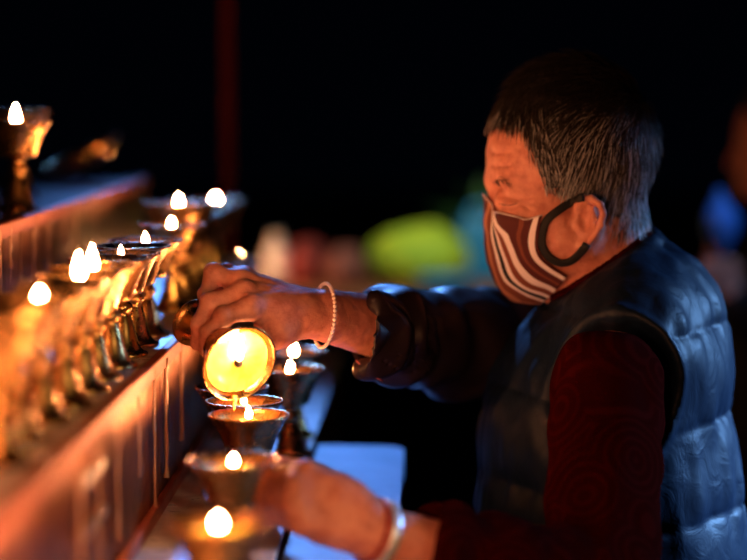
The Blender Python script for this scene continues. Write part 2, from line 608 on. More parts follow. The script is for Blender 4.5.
FLM = {'t': mesh_from('flame', *flame_mesh(0.026, 0.0058, 0.098)), 's': mesh_from('flame', *flame_mesh(0.013, 0.0036, 0.099)),
       'd': mesh_from('flame', *flame_mesh(0.0095, 0.0036, 0.0985)),
       'w': mesh_from('flame', *flame_mesh(0.023, 0.0066, 0.098))}
proto = thing('butter_lamp', 'x', 'lamp')
P_ = [link_mesh(me.name, me, mt, proto) for me, mt in zip(LM, (M['brass'], M['brass'], M['butter'], M['wick']))]
PF = {k: link_mesh('flame', me, M['flame'], None) for k, me in FLM.items()}
LAMPGROUP = 'brass butter lamps on the altar tiers'
first = [True]
used_f = set()
def lamp(x, y, z, flame, label, scale=1.0, rz=None):
    if first[0]:
        o = proto
        first[0] = False
    else:
        o = proto.copy()
        COL.objects.link(o)
        for ch in P_:
            c = ch.copy()
            COL.objects.link(c)
            c.parent = o
    o.location = (x, y, z)
    o.scale = (scale,) * 3
    o.rotation_euler = (0, 0, random.uniform(0, 6.28) if rz is None else rz)
    if flame:
        if flame not in used_f:
            c = PF[flame]
            used_f.add(flame)
        else:
            c = PF[flame].copy()
            COL.objects.link(c)
        c.parent = o
    tag(o, label, 'lamp', LAMPGROUP)
    return o
ORD = ['first', 'second', 'third', 'fourth', 'fifth', 'sixth', 'seventh', 'eighth', 'ninth', 'tenth', 'eleventh', 'twelfth']
midrow = [(1.385, 0), (1.468, 0), (1.56, 'd'), (1.642, 0), (1.722, 't'), (1.803, 't'), (1.884, 0), (1.966, 's'), (2.047, 0), (2.128, 's')]
for i, (y, fl) in enumerate(midrow):
    lamp(-0.306 + random.uniform(-0.003, 0.003), y, ZB, fl, f"{'lit' if fl else 'unlit'} brass butter lamp, {ORD[i]} from the near end of the middle tier", random.uniform(0.99, 1.012) if i < 8 else 1.0)
farrow = [(2.37, 's'), (2.463, 's'), (2.555, 0), (2.637, 0), (2.719, 0), (2.801, 0), (2.883, 's')]
for i, (y, fl) in enumerate(farrow):
    lamp(-0.306 + random.uniform(-0.003, 0.003), y, ZB, fl, f"{'lit' if fl else 'unlit'} blurred brass butter lamp, {ORD[i]} beyond the gap in the middle tier's row", 1.2 if i == 1 else 1.0)
lamp(-0.472, 2.28, ZC, 't', 'lit brass butter lamp standing in front on the top tier', 1.0)
lamp(-0.538, 2.60, ZC, 0, 'brass butter lamp behind the lit one on the top tier, only its bowl rim showing', 1.085)
low = [(-0.153, 1.425, 'd', 'lit brass butter lamp nearest the camera on the lowest tier, very blurred'),
       (-0.166, 1.668, 'd', 'lit brass butter lamp steadied by the lower hand on the lowest tier'),
       (-0.174, 1.905, 's', 'lit brass butter lamp directly below the tilted lamp, on the lowest tier'),
       (-0.186, 1.990, 's', 'lit brass butter lamp under the drip, directly behind the lamp below the tilted one'),
       (-0.208, 2.085, 0, 'unlit brass butter lamp behind and left of the drip, close to the middle tier'),
       (-0.157, 2.225, 's', 'lit brass butter lamp right of the tilted lamp, the nearer of two'),
       (-0.163, 2.375, 's', 'lit brass butter lamp right of the tilted lamp, the farther of two')]
for x, y, fl, lab in low:
    lamp(x, y, ZA, fl, lab, 1.0)
for k in PF:
    if k not in used_f:
        bpy.data.objects.remove(PF[k])

# the lamp in the hand, tipped so that its bowl faces the camera
FOOT = W(195, 322, 2.0)
AX = np.array((0.51, -0.80, -0.30))
AX /= np.linalg.norm(AX)
held = thing('butter_lamp', 'tilted brass butter lamp held in the upper hand, full of glowing yellow butter', 'lamp', tuple(FOOT), LAMPGROUP)
zax = Vector(AX)
xax = Vector((0, 0, 1)).cross(zax).normalized()
yax = zax.cross(xax)
held.rotation_euler = Matrix((xax, yax, zax)).transposed().to_euler()
HS, HB, HBu, HW = lamp_parts(97.0)
for me, mt in zip((HS, HB, HBu), (M['brass'], M['brass'], M['butter'])):
    link_mesh(me.name, me, mt, held)
HM = Matrix.Translation(FOOT) @ held.rotation_euler.to_matrix().to_4x4()
HI = HM.inverted()
def held_part(name, vf, mt):
    v, f = vf
    o = obj(name, [HI @ Vector(a) for a in v], f, mt, held)
    return o
wb = np.array(HM @ Vector((0, 0, 0.0975)))
wt = wb + AX * 0.009 + np.array((-0.003, 0, 0.003))
held_part('wick', tube([wb, wb + AX * 0.004, wb + AX * 0.008 + np.array((-0.001, 0, 0.001)), wt + np.array((-0.002, 0, 0.003))], [0.0036, 0.0044, 0.0034, 0.0014], 10), M['wick'])
fv, ff = flame_mesh(0.027, 0.0042, 0)
held_part('flame', ([(a[0] * 0.9 + wt[0] + 0.001, a[1] * 0.9 + wt[1] - 0.001, a[2] + wt[2] + 0.001) for a in fv], ff), M['flame'])
lip = np.array(HM @ Vector((0, 0, 0.1035))) + np.array(HM.to_3x3() @ Vector((0, -0.0385, 0)))
held_part('butter_drip', tube([lip + np.array((0.0005, 0.001, 0.004)), lip + np.array((0, -0.001, -0.001)), lip + np.array((-0.0005, -0.001, -0.006)), lip + np.array((-0.0005, -0.001, -0.010))], [0.0036, 0.0024, 0.0014, 0.0007], 10), M['butter'])

# ------------------------------------------------------------------ the person
HY = 2.15
def sym(f):
    """near-side primitive and its mirror image on the far side of the face"""
    a = f(1)
    return a
def mir(p):
    q = np.array(p, float)
    q[1] = 2 * HY - q[1]
    return q
def head_prims():
    L = []
    L.append(Ell(W(572, 147, HY), 0.083, 0.074, 0.087, (0, 0.12, 0), k=0.02))
    L.append(Ell(W(540, 168, HY), 0.0505, 0.059, 0.064, k=0.035))
    def both(mk):
        L.append(mk(lambda px, py, dy: W(px, py, HY - dy)))
        L.append(mk(lambda px, py, dy: mir(W(px, py, HY - dy))))
    both(lambda w: Cap(w(496, 181, 0.008), w(506, 183, 0.043), 0.0085, 0.006, k=0.014))
    both(lambda w: Ell(w(526, 217, 0.045), 0.027, 0.020, 0.023, k=0.03))
    both(lambda w: Cap(w(560, 226, 0.052), w(532, 256, 0.034), 0.022, 0.022, k=0.03))
    both(lambda w: Cap(w(578, 246, 0.048), w(524, 283, 0.016), 0.018, 0.016, k=0.03))
    L.append(Ell(W(517, 240, HY), 0.030, 0.036, 0.038, k=0.03))
    L.append(Ell(W(526, 273, HY), 0.018, 0.024, 0.017, k=0.02))
    L.append(Cap(W(500, 184, HY), W(497.5, 209, HY), 0.0065, 0.0100, k=0.012))
    both(lambda w: Sph(w(501, 213, 0.012), 0.008, k=0.006))
    both(lambda w: Sph(w(494, 197, 0.036), 0.013, k=0.016, op='s'))
    both(lambda w: Sph(w(507, 200, 0.033), 0.0135, k=0.006))
    L.append(Cap(W(596, 232, HY), W(636, 330, HY), 0.054, 0.062, k=0.03))
    L.append(Cap(W(563, 258, HY), W(612, 320, HY), 0.031, 0.045, k=0.03))
    # ears
    def ear(w):
        E = [Ell(w(590, 219, 0.071), 0.0155, 0.006, 0.025, (0.0, -0.22, 0.30), k=0.006)]
        hel = [(577, 214, .068), (578, 205, .074), (584, 199, .078), (592, 199, .081), (600, 204, .084), (603.5, 213, .085), (601, 224, .084), (595, 234, .080), (588, 243, .075), (582, 248, .070)]
        for a, c in zip(hel, hel[1:]):
            E.append(Cap(w(*a), w(*c), 0.0036, 0.0036, k=0.003))
        ant = [(592, 208, .079), (594, 216, .080), (592, 226, .078), (586, 235, .074)]
        for a, c in zip(ant, ant[1:]):
            E.append(Cap(w(*a), w(*c), 0.0030, 0.0030, k=0.003))
        E.append(Ell(w(584, 222, 0.083), 0.0075, 0.010, 0.011, (0, -0.2, 0), k=0.004, op='s'))
        E.append(Sph(w(576.5, 223, 0.070), 0.0055, k=0.004))
        E.append(Sph(w(582, 244, 0.070), 0.0065, k=0.005))
        return E
    L.extend(ear(lambda px, py, dy: W(px, py, HY - dy)))
    L.extend(ear(lambda px, py, dy: mir(W(px, py, HY - dy))))
    return L
HEAD = head_prims()

LS, LE, LWr = W(606, 388, 1.962), W(598, 605, 1.80), W(384, 535, 1.72)
RS, RE, RWr = W(592, 325, 2.345), np.array((0.035, 2.215, 1.218)), W(322, 315, 2.03)

def finger(pts, r, k=0.004, root=None):
    out = []
    n_ = len(pts) - 1
    for i in range(n_):
        out.append(Cap(pts[i], pts[i + 1], r[i], r[i + 1], k=0.008 if i == 0 else k))
        if i > 0:   # knuckle
            out.append(Sph(pts[i], r[i] * 1.06, k=k))
    return out

def right_hand():
    L = []
    mcp = [W(250, 309, 1.968), W(242, 295, 1.985), W(239, 283, 2.003), W(244, 279, 2.022)]
    wr = W(306, 311, 2.022)
    for i, q in enumerate(mcp):
        L.append(Cap(wr + (q - wr) * 0.08 + np.array((0, (i - 1.5) * 0.008, 0)), q, 0.017, 0.0108, k=0.012))
        L.append(Sph(q + np.array((0.001, 0, 0.002)), 0.0105, k=0.006))
    L.append(Ell((mcp[1] + wr) / 2 + np.array((0, 0, -0.006)), 0.030, 0.030, 0.015, (0, 0, 0.2), k=0.014))
    L += finger([mcp[0], W(224, 316, 1.957), W(209, 334, 1.955), W(206, 350, 1.962)], (0.0105, 0.0092, 0.0085, 0.0072))
    L += finger([mcp[1], W(210, 302, 1.972), W(200, 324, 1.966), W(198, 343, 1.968)], (0.0105, 0.0095, 0.0086, 0.0075))
    L += finger([mcp[2], W(214, 273, 2.003), W(207, 296, 1.998), W(206, 316, 1.992)], (0.0102, 0.0092, 0.0084, 0.0074))
    L += finger([mcp[3], W(226, 272, 2.028), W(216, 290, 2.026), W(212, 308, 2.018)], (0.0092, 0.0082, 0.0076, 0.0066))
    # thenar and thumb, passing behind the bowl
    L.append(Cap(W(302, 318, 2.01), W(276, 332, 1.985), 0.020, 0.0165, k=0.014))
    L += finger([W(280, 330, 1.985), W(256, 342, 1.985), W(236, 352, 1.992), W(222, 352, 1.996)], (0.0165, 0.0120, 0.0100, 0.0078))
    # tendons
    for q in mcp[:3]:
        L.append(Cap(q + np.array((0.004, 0, 0.008)), wr + np.array((-0.004, 0, 0.012)), 0.0036, 0.003, k=0.010))
    return L

def left_hand():
    L = []
    wr = W(366, 526, 1.715)
    mcp = [W(306, 474, 1.722), W(297, 488, 1.708), W(296, 505, 1.700), W(302, 521, 1.696)]
    for i, q in enumerate(mcp):
        L.append(Cap(wr + np.array((0, 0, (1.5 - i) * 0.007)), q, 0.0165, 0.0112, k=0.012))
        L.append(Sph(q + np.array((0, -0.003, 0)), 0.0108, k=0.006))
        L.append(Cap(q + np.array((0.004, -0.007, 0)), wr + np.array((-0.004, -0.012, 0.004 - 0.003 * i)), 0.0034, 0.003, k=0.010))
    L.append(Ell((mcp[1] + mcp[2] + 2 * wr) / 4 + np.array((0, 0.006, 0)), 0.034, 0.015, 0.029, (0, -0.35, 0), k=0.016))
    zs = (478, 491, 504, 516)
    for i, (q, y) in enumerate(zip(mcp, zs)):
        ln = (1.0, 1.08, 1.0, 0.82)[i]
        L += finger([q, W(300 - 34 * ln, y, 1.738), W(296 - 56 * ln, y + 1, 1.737), W(292 - 74 * ln, y + 2, 1.726)], (0.0102, 0.0092, 0.0085, 0.0072) if i < 3 else (0.0092, 0.0082, 0.0075, 0.0064))
    L.append(Cap(W(345, 506, 1.735), W(318, 483, 1.745), 0.018, 0.0145, k=0.014))
    L += finger([W(320, 484, 1.745), W(300, 474, 1.752), W(282, 470, 1.754), W(268, 470, 1.748)], (0.0145, 0.0115, 0.0100, 0.0080))
    return L

def trace(px, py, prims, off=0.0, far=2.4):
    """first point of the solid that the camera ray through (px, py) meets"""
    o = np.array(CAMP)
    e = W(px, py, 2.0) - o
    e /= np.linalg.norm(e)
    t = 1.6
    for _ in range(60):
        p = o + e * t
        d = field(prims, p[None])[0] - off
        if d < 2e-4:
            return p
        t += max(d * 0.8, 2e-4)
        if t > 2.8:
            break
    return None

CREASES = []
for pts in ([(499, 196), (505, 196), (512, 198), (519, 199)], [(497, 204), (504, 207.5), (512, 207.5), (519, 204)], [(522, 201), (531, 204)], [(522, 198), (532, 197)], [(521, 204), (529, 209)],
            [(490, 152), (500, 153), (511, 152)], [(489.5, 165), (500, 166), (511, 165)], [(493, 183), (497, 188)]):
    q_ = [trace(x, y, HEAD, 0.0002) for x, y in smooth_path(pts, 3 * len(pts))]
    q_ = [a for a in q_ if a is not None]
    for a, c in zip(q_, q_[1:]):
        if np.linalg.norm(a - c) > 1e-5:
            CREASES.append(Cap(a, c, 0.0011, 0.0011, k=0.003, op='s'))
BODY = list(HEAD) + CREASES
BODY += [Cap(W(636, 330, HY), W(615, 480, HY), 0.065, 0.085, k=0.05), Cap(W(615, 480, HY), W(612, 610, HY), 0.085, 0.09, k=0.05),
         Cap(W(632, 335, HY), LS, 0.05, 0.042, k=0.04), Cap(W(628, 330, HY), RS, 0.05, 0.042, k=0.04),
         Cap(LS, LE, 0.042, 0.036, k=0.02), Cap(LE, LWr, 0.038, 0.0245, k=0.02),
         Cap(RS, RE, 0.042, 0.036, k=0.02), Cap(RE, RWr, 0.044, 0.0265, k=0.02)]
BODY += right_hand() + left_hand()

person = thing('person', 'person in striped mask and dark quilted vest, tipping a butter lamp', 'person', (0.2, 2.15, 0))
def pp(o):
    o.parent = person
    o.matrix_parent_inverse = Matrix.Translation((-0.2, -2.15, 0))
    return o
def skin_disp(v):
    return 0.0006 * vnoise(v, 90, 3) + 0.0004 * vnoise(v, 220, 5)
body = pp(solid('body', BODY, 0.002, M['skin'], None, skin_disp))

def push_out(V, prims, off):
    V = np.array(V, float)
    for _ in range(5):
        d = field(prims, V)
        g = gradient(prims, V)
        V = V + g * np.maximum(off - d, 0)[:, None]
    return V

# face mask: seam (u = 0) to ear edge (u = 1), top (v = 0) to bottom (v = 1); pixels then metres towards the camera
rows = [
    [(492.5, 192, 0.0), (493, 201, .012), (499, 209, .024), (509, 215, .036), (524, 217.5, .049), (546, 217, .061)],
    [(486, 209, 0.0), (486, 215, .015), (494, 221, .031), (506, 226, .043), (522, 229, .055), (542, 231, .063)],
    [(487, 230, 0.0), (488, 235, .017), (496, 239, .034), (507, 242, .047), (522, 244, .057), (540, 243, .063)],
    [(496, 255, 0.0), (498, 259, .016), (505, 261, .031), (515, 261, .045), (528, 259, .054), (543, 254, .060)],
    [(508, 276, 0.0), (511, 280, .014), (519, 279, .027), (529, 275, .039), (540, 269, .048), (553, 262, .056)],
    [(539, 291, 0.0), (543, 290, .009), (548, 287, .018), (553, 283, .029), (559, 276, .039), (566, 267, .048)],
]
NU, NV = 40, 40
ctrl = np.array(rows, float)
tmp = np.array([smooth_path(r, NU + 1) for r in ctrl])
grid = np.array([smooth_path(tmp[:, i], NV + 1) for i in range(NU + 1)])    # [u][v]
near = np.array([[W(p[0], p[1], HY - p[2]) for p in col] for col in grid])
near[0, :, 1] = HY
full = np.concatenate([np.array([[mir(p) for p in col] for col in near[:0:-1]]), near])
nU = full.shape[0]
fl = full.reshape(-1, 3)
fl = push_out(fl, HEAD, 0.0028)
fl = fl.reshape(nU, NV + 1, 3)
uu = np.abs(np.arange(nU) - NU) / NU
fl2 = fl.reshape(-1, 3)
wr_ = 0.0008 * vnoise(fl2, 70, 2) + 0.0006 * np.sin(fl2[:, 2] * 160 + fl2[:, 0] * 90)
faces = []
for i in range(nU - 1):
    for j in range(NV):
        faces.append((i * (NV + 1) + j, i * (NV + 1) + j + 1, (i + 1) * (NV + 1) + j + 1, (i + 1) * (NV + 1) + j))
fl2 = fl2 + gradient(HEAD, fl2) * (wr_ + 0.0008)[:, None]
me = mesh_from('face_mask', fl2, faces)
ul = me.uv_layers.new(name='UVMap')
for p in me.polygons:
    for li in p.loop_indices:
        vi = me.loops[li].vertex_index
        ul.data[li].uv = (uu[vi // (NV + 1)], (vi % (NV + 1)) / NV)
mask = link_mesh('face_mask', me, M['mask'])
so = mask.modifiers.new('thick', 'SOLIDIFY')
so.thickness = 0.0014
so.offset = 0
pp(mask)
def mask_part(name, vf, m):
    o = obj(name, vf[0], vf[1], m, mask)
    return o
G3 = fl2.reshape(nU, NV + 1, 3)
mask_part('binding', tube(G3[:, 0], 0.0010, 6), M['mask_edge'])
for side_ in (0, 1):
    path = [(546, 221), (542, 234), (542, 246), (549, 257), (560, 263), (571, 261), (580, 253), (587, 244)]
    up_ = [(584, 197.5), (575, 200), (565, 206), (555, 213), (547, 221)]
    pts = smooth_path(up_[:-1] + path, 48)
    P3 = []
    for x, y in pts:
        q = trace(x, y, HEAD, 0.0012)
        if q is not None:
            P3.append(q)
    P3 = np.array(P3)
    for _ in range(4):
        P3[1:-1] = 0.25 * P3[:-2] + 0.5 * P3[1:-1] + 0.25 * P3[2:]
    P3 = push_out(P3, HEAD, 0.0022)
    nr = gradient(HEAD, P3)
    if side_:
        P3 = np.array([mir(p) for p in P3])
        nr[:, 1] *= -1
    mask_part('ear_loop', tube(P3, 0, 8, flat=(nr, 0.0045, 0.0013)), M['elastic'])

# hair: dark cap plus separate tapering strands
SK = [HEAD[0], HEAD[1]]
HAIRLINE = [(492, 125), (512, 126), (525, 135), (532, 152), (538, 170), (545, 188), (550, 210), (556, 211), (560, 203), (573, 193), (585, 191), (598, 193), (608, 204), (610, 218), (607, 229),
            (622, 234), (640, 229), (658, 190), (690, 140), (600, 20), (470, 40), (480, 118)]
def in_poly(x, y, poly):
    c = False
    for (x0, y0), (x1, y1) in zip(poly, poly[1:] + poly[:1]):
        if (y0 > y) != (y1 > y) and x < (x1 - x0) * (y - y0) / (y1 - y0) + x0:
            c = not c
    return c
RI = np.array(ROT.inverted())
def to_px(p):
    q = RI @ (np.array(p) - np.array(CAMP))
    return 373.5 + FPX * q[0] / -q[2], 280 - FPX * q[1] / -q[2]
hv, hq = polygonise([Ell(W(573, 147, HY), 0.0845, 0.0755, 0.0885, (0, 0.12, 0)), Ell(W(537, 168, HY), 0.0505, 0.0593, 0.0643, k=0.035), HEAD[[i for i, p in enumerate(HEAD) if isinstance(p, Cap) and p.r1 == 0.054][0]]], 0.004)
def hair_ok(p):
    q = np.array(p)
    if q[1] > HY:
        q = mir(q)
    x, y = to_px(q)
    return in_poly(x, y, HAIRLINE)
okv = np.array([hair_ok(p) for p in hv])
keepq = okv[hq].all(1)
usedv = np.unique(hq[keepq])
remap = -np.ones(len(hv), int)
remap[usedv] = np.arange(len(usedv))
hair = pp(obj('hair', hv[usedv], remap[hq[keepq]], M['scalp']))
hn = gradient_fast(hv, hq)
idx = usedv
V, Fc, tone = [], [], []
NST = 15000
for s in range(NST):
    i = idx[rng.integers(len(idx))]
    p = hv[i] + rng.normal(0, 0.0016, 3)
    nrm = hn[i]
    x, y = to_px(p if p[1] <= HY else mir(p))
    top = min(max((150 - y) / 80, 0), 1)
    flow = np.array((-0.42 + 0.35 * max(0, (x - 590) / 60), 0.0, -1.0))
    if top > 0.2:
        flow = flow * (1 - top) + top * np.array((-1.0, (-0.25 if p[1] < HY else 0.25), 0.0))
    if x < 560 and y > 100:
        flow = np.array((0.25, 0, -1.0))
    flow += rng.normal(0, 0.16, 3)
    tdir = flow - nrm * np.dot(flow, nrm)
    tdir /= np.linalg.norm(tdir) + 1e-9
    L = rng.uniform(0.016, 0.030) * (1 + 0.5 * top)
    if x < 565 and y > 75:
        L *= 0.42 + 0.4 * max(0, (110 - y) / 40 if y < 110 else 0)
    if y > 195:
        L *= 0.55
    lift = 0.20 + 0.32 * top
    r0 = rng.uniform(0.00028, 0.00052)
    path = []
    for j in range(4):
        t = j / 3
        path.append(p + tdir * L * t + nrm * (0.0008 + L * lift * (t - 0.55 * t * t)) + np.array((0, 0, -0.004)) * t * t)
    st = len(V)
    sd = np.cross(tdir, nrm)
    for j, c in enumerate(path):
        rr = r0 * (1.0, 1.0, 0.75, 0.15)[j]
        V += [c + sd * rr, c - sd * rr * 0.5 + nrm * rr * 0.9, c - sd * rr * 0.5 - nrm * rr * 0.9]
    side_grey = min(max((y - 110) / 90, 0), 1) * (1.0 if x < 625 else 0.75)
    g = 1.0 if rng.random() < 0.10 + 0.42 * side_grey else rng.uniform(0.1, 0.6)
    if y < 115:
        g *= 0.25 + 0.75 * max(0, (y - 85) / 30)  # shade over the crown put into the strand tone
    tone += [g] * 12
    for j in range(3):
        a = st + 3 * j
        for k in range(3):
            l = (k + 1) % 3
            Fc.append((a + k, a + l, a + 3 + l, a + 3 + k))
me = mesh_from('hair_strands', V, Fc)
atr = me.attributes.new('tone', 'FLOAT', 'POINT')
atr.data.foreach_set('value', np.array(tone, dtype=np.float32))
strands = link_mesh('strands', me, M['hair'], hair)
# eyebrow
parts = []
for s in range(22):
    t = rng.random()
    x, y = 492 + 15 * t + rng.normal(0, 0.8), 183 - 3.5 * math.sin(PI * min(t, 1)) + rng.normal(0, 1.2)
    q = trace(x, y, HEAD, 0.0003)
    if q is None:
        continue
    g = gradient(HEAD, q[None])[0]
    dirv = np.array((0.8, 0, 0.25 - 0.8 * t)) + rng.normal(0, 0.15, 3)
    dirv -= g * np.dot(dirv, g)
    dirv /= np.linalg.norm(dirv)
    parts.append(tube([q, q + dirv * 0.004 + g * 0.001, q + dirv * 0.008 + g * 0.0008], [0.0003, 0.0003, 0.0001], 4))
V, Fc = merge(parts)
pp(obj('eyebrow', V, Fc, M['scalp']))
lash = []
for pts in ([(499, 203.5), (505, 205), (511, 205), (517, 203)],):
    q = [trace(x, y, HEAD, 0.0002) for x, y in smooth_path(pts, 12)]
    q = [a for a in q if a is not None]
    lash.append(tube(q, [0.0003] + [0.0004] * (len(q) - 2) + [0.0003], 5))
V, Fc = merge(lash)
pp(obj('eyelashes', V, Fc, M['scalp']))

# clothing -------------------------------------------------------------
AXN = np.array((-0.56, 0, 0.83))
VEST = [Ell(W(606, 450, HY), 0.136, 0.180, 0.170, k=0.05), Ell(W(611, 560, HY), 0.143, 0.178, 0.150, k=0.06),
        Ell(W(634, 345, HY), 0.086, 0.165, 0.105, k=0.06),
        Cap(W(628, 312, HY - 0.06), W(634, 352, HY - 0.135), 0.052, 0.050, k=0.04),
        Cap(mir(W(628, 312, HY - 0.06)), mir(W(634, 352, HY - 0.135)), 0.052, 0.050, k=0.04),
        Cap(W(578, 235, HY), W(643, 331, HY), 0.067, 0.086, k=0.03)]
armL = Cap(LS, LE, 0.071, 0.062)
armR = Cap(RS, RE, 0.071, 0.062)
VEST += [Cap(W(566, 215, HY), W(628, 308, HY), 0.0610, 0.0600, k=0.004, op='s'), Half(W(598, 265, HY), AXN, k=0.006),
         Cap(LS, LE, 0.070, 0.062, k=0.010, op='s'), Cap(LS, LS + np.array((0.0, -0.2, -0.02)), 0.070, 0.08, k=0.010, op='s'),
         Cap(RS, RE, 0.070, 0.062, k=0.010, op='s'), Cap(RS, RS + np.array((0.0, 0.2, -0.02)), 0.070, 0.08, k=0.010, op='s'),
         Half((0, 0, 0.90), (0, 0, -1), k=0.01)]
def quilt(v):
    # horizontal stitched channels, puffed between the seams, crumpled towards them
    s = (v[:, 2] + 0.10 * (v[:, 0] - 0.2) + 0.10 * v[:, 1] - 0.015 * np.sin(v[:, 0] * 22)) / 0.098
    fr = s - np.floor(s)
    puff = np.sqrt(np.clip(np.sin(PI * fr), 0, 1))
    neck = np.clip((v[:, 2] - 1.335) / 0.03, 0, 1)
    crump = vnoise(np.c_[v[:, 0] * 1.3, v[:, 1] * 1.3, v[:, 2] * 0.55], 48, 4) * (1.1 - puff * 0.75)
    a = np.minimum(np.abs(armL.d(v)), np.abs(armR.d(v)))
    rim = np.exp(-((a - 0.009) / 0.006) ** 2)
    return (0.0075 * puff - 0.0045) * (1 - neck * 0.8) * np.clip(a / 0.03, 0, 1) + 0.0056 * crump + 0.003 * vnoise(v, 20, 8) + 0.004 * rim + neck * 0.003 * np.sin(v[:, 2] * 330)
pp(solid('quilted_vest', VEST, 0.004, M['vest'], None, quilt))
# pale pink lining showing at the armhole
pp(obj('shirt_edge', *tube(smooth_path([W(679, 432, 2.045), W(684, 445, 2.042), W(687, 463, 2.04), W(687, 484, 2.04)], 14), [0.0015, 0.003, 0.004, 0.0042, 0.004, 0.004, 0.004, 0.004, 0.004, 0.0038, 0.0035, 0.003, 0.002, 0.001], 8), M['pinkshirt']))

def cloth_wr(axis_a, axis_b, amp, freq, seed, band):
    ax = (axis_b - axis_a) / np.linalg.norm(axis_b - axis_a)
    def f(v):
        t = (v - axis_a) @ ax
        ph = vnoise(v, 14, seed) * 2.2
        cuff = np.exp(-((t - np.linalg.norm(axis_b - axis_a)) / band) ** 2) + 0.35
        return amp * np.sin(t * freq + ph + 2 * vnoise(v, 25, seed + 1)) * cuff + amp * 0.8 * vnoise(v, 35, seed + 2)
    return f
CL = W(421, 546, 1.732)
dirL = LWr - LE
SLE = [Cap(LS, LE, 0.057, 0.053, k=0.03), Cap(LE, CL + dirL * 0.1, 0.056, 0.041, k=0.03),
       Cap(CL - dirL * 0.25, CL + dirL * 0.4, 0.034, 0.036, k=0.003, op='s'), Half(CL, dirL + np.array((0, 0, -0.02)), k=0.003)]
pp(solid('sleeve', SLE, 0.003, M['sleeve'], None, cloth_wr(LE, CL, 0.0042, 120, 11, 0.07)))
CR = W(364, 330, 2.06)
dirR = RWr - RE
SRE = [Cap(RS, RE, 0.063, 0.056, k=0.03), Cap(RE, CR + dirR * 0.15, 0.056, 0.043, k=0.03),
       Cap(CR - dirR * 0.3, CR + dirR * 0.4, 0.0375, 0.0375, k=0.003, op='s'), Half(CR, (-0.95, -0.22, 0.12), k=0.003)]
pp(solid('sleeve', SRE, 0.003, M['far_sleeve'], None, cloth_wr(RE, CR, 0.0048, 105, 21, 0.12)))
hip = W(612, 610, HY)
TRO = [Ell(hip, 0.12, 0.165, 0.13, k=0.04)]
for s in (-1, 1):
    kn = np.array((hip[0] - 0.03, HY + s * 0.095, 0.50))
    an = np.array((hip[0] + 0.02, HY + s * 0.10, 0.07))
    TRO += [Cap(hip + np.array((0, s * 0.085, -0.03)), kn, 0.085, 0.066, k=0.04), Cap(kn, an, 0.066, 0.055, k=0.03)]
TRO.append(Half((0, 0, 0.045), (0, 0, -1)))
pp(solid('trousers', TRO, 0.008, M['trousers'], None, lambda v: 0.006 * vnoise(v, 22, 3)))
for s in (-1, 1):
    c = np.array((hip[0] - 0.035, HY + s * 0.10, 0.0))
    pp(solid('shoe', [Ell(c + np.array((-0.05, 0, 0.035)), 0.10, 0.046, 0.042), Ell(c + np.array((0.05, 0, 0.045)), 0.055, 0.042, 0.055, k=0.03), Half((0, 0, 0.002), (0, 0, -1))], 0.005, M['shoe']))

SHC = [Cap(W(566, 219, HY), W(634, 318, HY), 0.0655, 0.071), Cap(W(560, 210, HY), W(640, 327, HY), 0.0605, 0.066, k=0.003, op='s'),
       Half(W(597, 264, HY) + AXN * 0.006 + np.array((0, 0, 0)), AXN, k=0.004), Half(W(597, 264, HY) - AXN * 0.045, -AXN, k=0.003)]
pp(solid('shirt_collar', SHC, 0.003, M['sleeve'], None, lambda v: 0.0015 * vnoise(v, 40, 6)))
# bracelets
def ring(c, axis, r, n_, squash=1.0):
    ax = np.array(axis, float) / np.linalg.norm(axis)
    u = np.cross(ax, (0, 1, 0))
    u /= np.linalg.norm(u)
    w = np.cross(ax, u)
    return [np.array(c) + r * (math.cos(t) * u + squash * math.sin(t) * w) for t in np.linspace(0, 2 * PI, n_, endpoint=False)], ax, u, w
c, *_ = ring(RWr + dirR * -0.01, (-0.93, -0.30, 0.12), 0.0325, 46, 1.32)
parts = [sphere(q, 0.0021, 8, 6) for q in c] + [tube(c, 0.0009, 6, closed=True)]
pp(obj('bead_bracelet', *merge(parts), M['bead']))
cb = W(379, 534, 1.72)
c, ax, u, w = ring(cb, dirL + np.array((0, -0.03, 0.0)), 0.0298, 48)
nr = [(q - cb) / np.linalg.norm(q - cb) for q in c]
pp(obj('silver_bangle', *tube(c, 0, 10, flat=(np.array(nr), 0.0048, 0.0013), closed=True), M['silver']))
c, *_ = ring(W(370, 530, 1.718), dirL + np.array((0, -0.03, 0.0)), 0.0282, 40)
pp(obj('red_cord', *tube(c, 0.0017, 8, closed=True), M['redcord']))
# loose tie hanging from the far cuff
pp(obj('cuff_cord', *tube(smooth_path([W(356, 360, 2.045), W(364, 369, 2.043), W(373, 376, 2.045), W(383, 381, 2.05)], 10), 0.0009, 6), M['pinkshirt']))

# ------------------------------------------------------------------ the setting and the far background
bm = bmesh.new()
bmesh.ops.create_grid(bm, x_segments=2, y_segments=2, size=30)
fl_ = bm_obj('floor', bm, M['ground'])
fl_['kind'] = 'structure'

pst = thing('post', 'slim dark red painted post rising behind the end of the altar', 'post', (-0.325, 3.22, 0))
bm_obj('shaft', box_bm(-0.010, 0.010, -0.010, 0.010, 0.06, 3.0, 0.003), M['redpaint'], pst)
bm_obj('foot_plate', box_bm(-0.06, 0.06, -0.06, 0.06, 0, 0.06, 0.006), M['darkmetal'], pst)

v, f = lathe(mm([(0, 3), (30, 3), (52, 16), (58, 22), (60, 22.5), (60, 20.5), (53, 13), (33, 0), (0, 0)]), 40)
dish = obj('brass_dish', v, f, M['brass'])
dish.location = W(88, 186, 2.95)
dish.location.z = ZC + 0.012
dish.rotation_euler = (0.0, -0.42, 0.2)
dish.location.z = ZC + 0.028
tag(dish, 'shallow brass dish tilted on the top tier, blurred behind the tall lamp', 'dish')

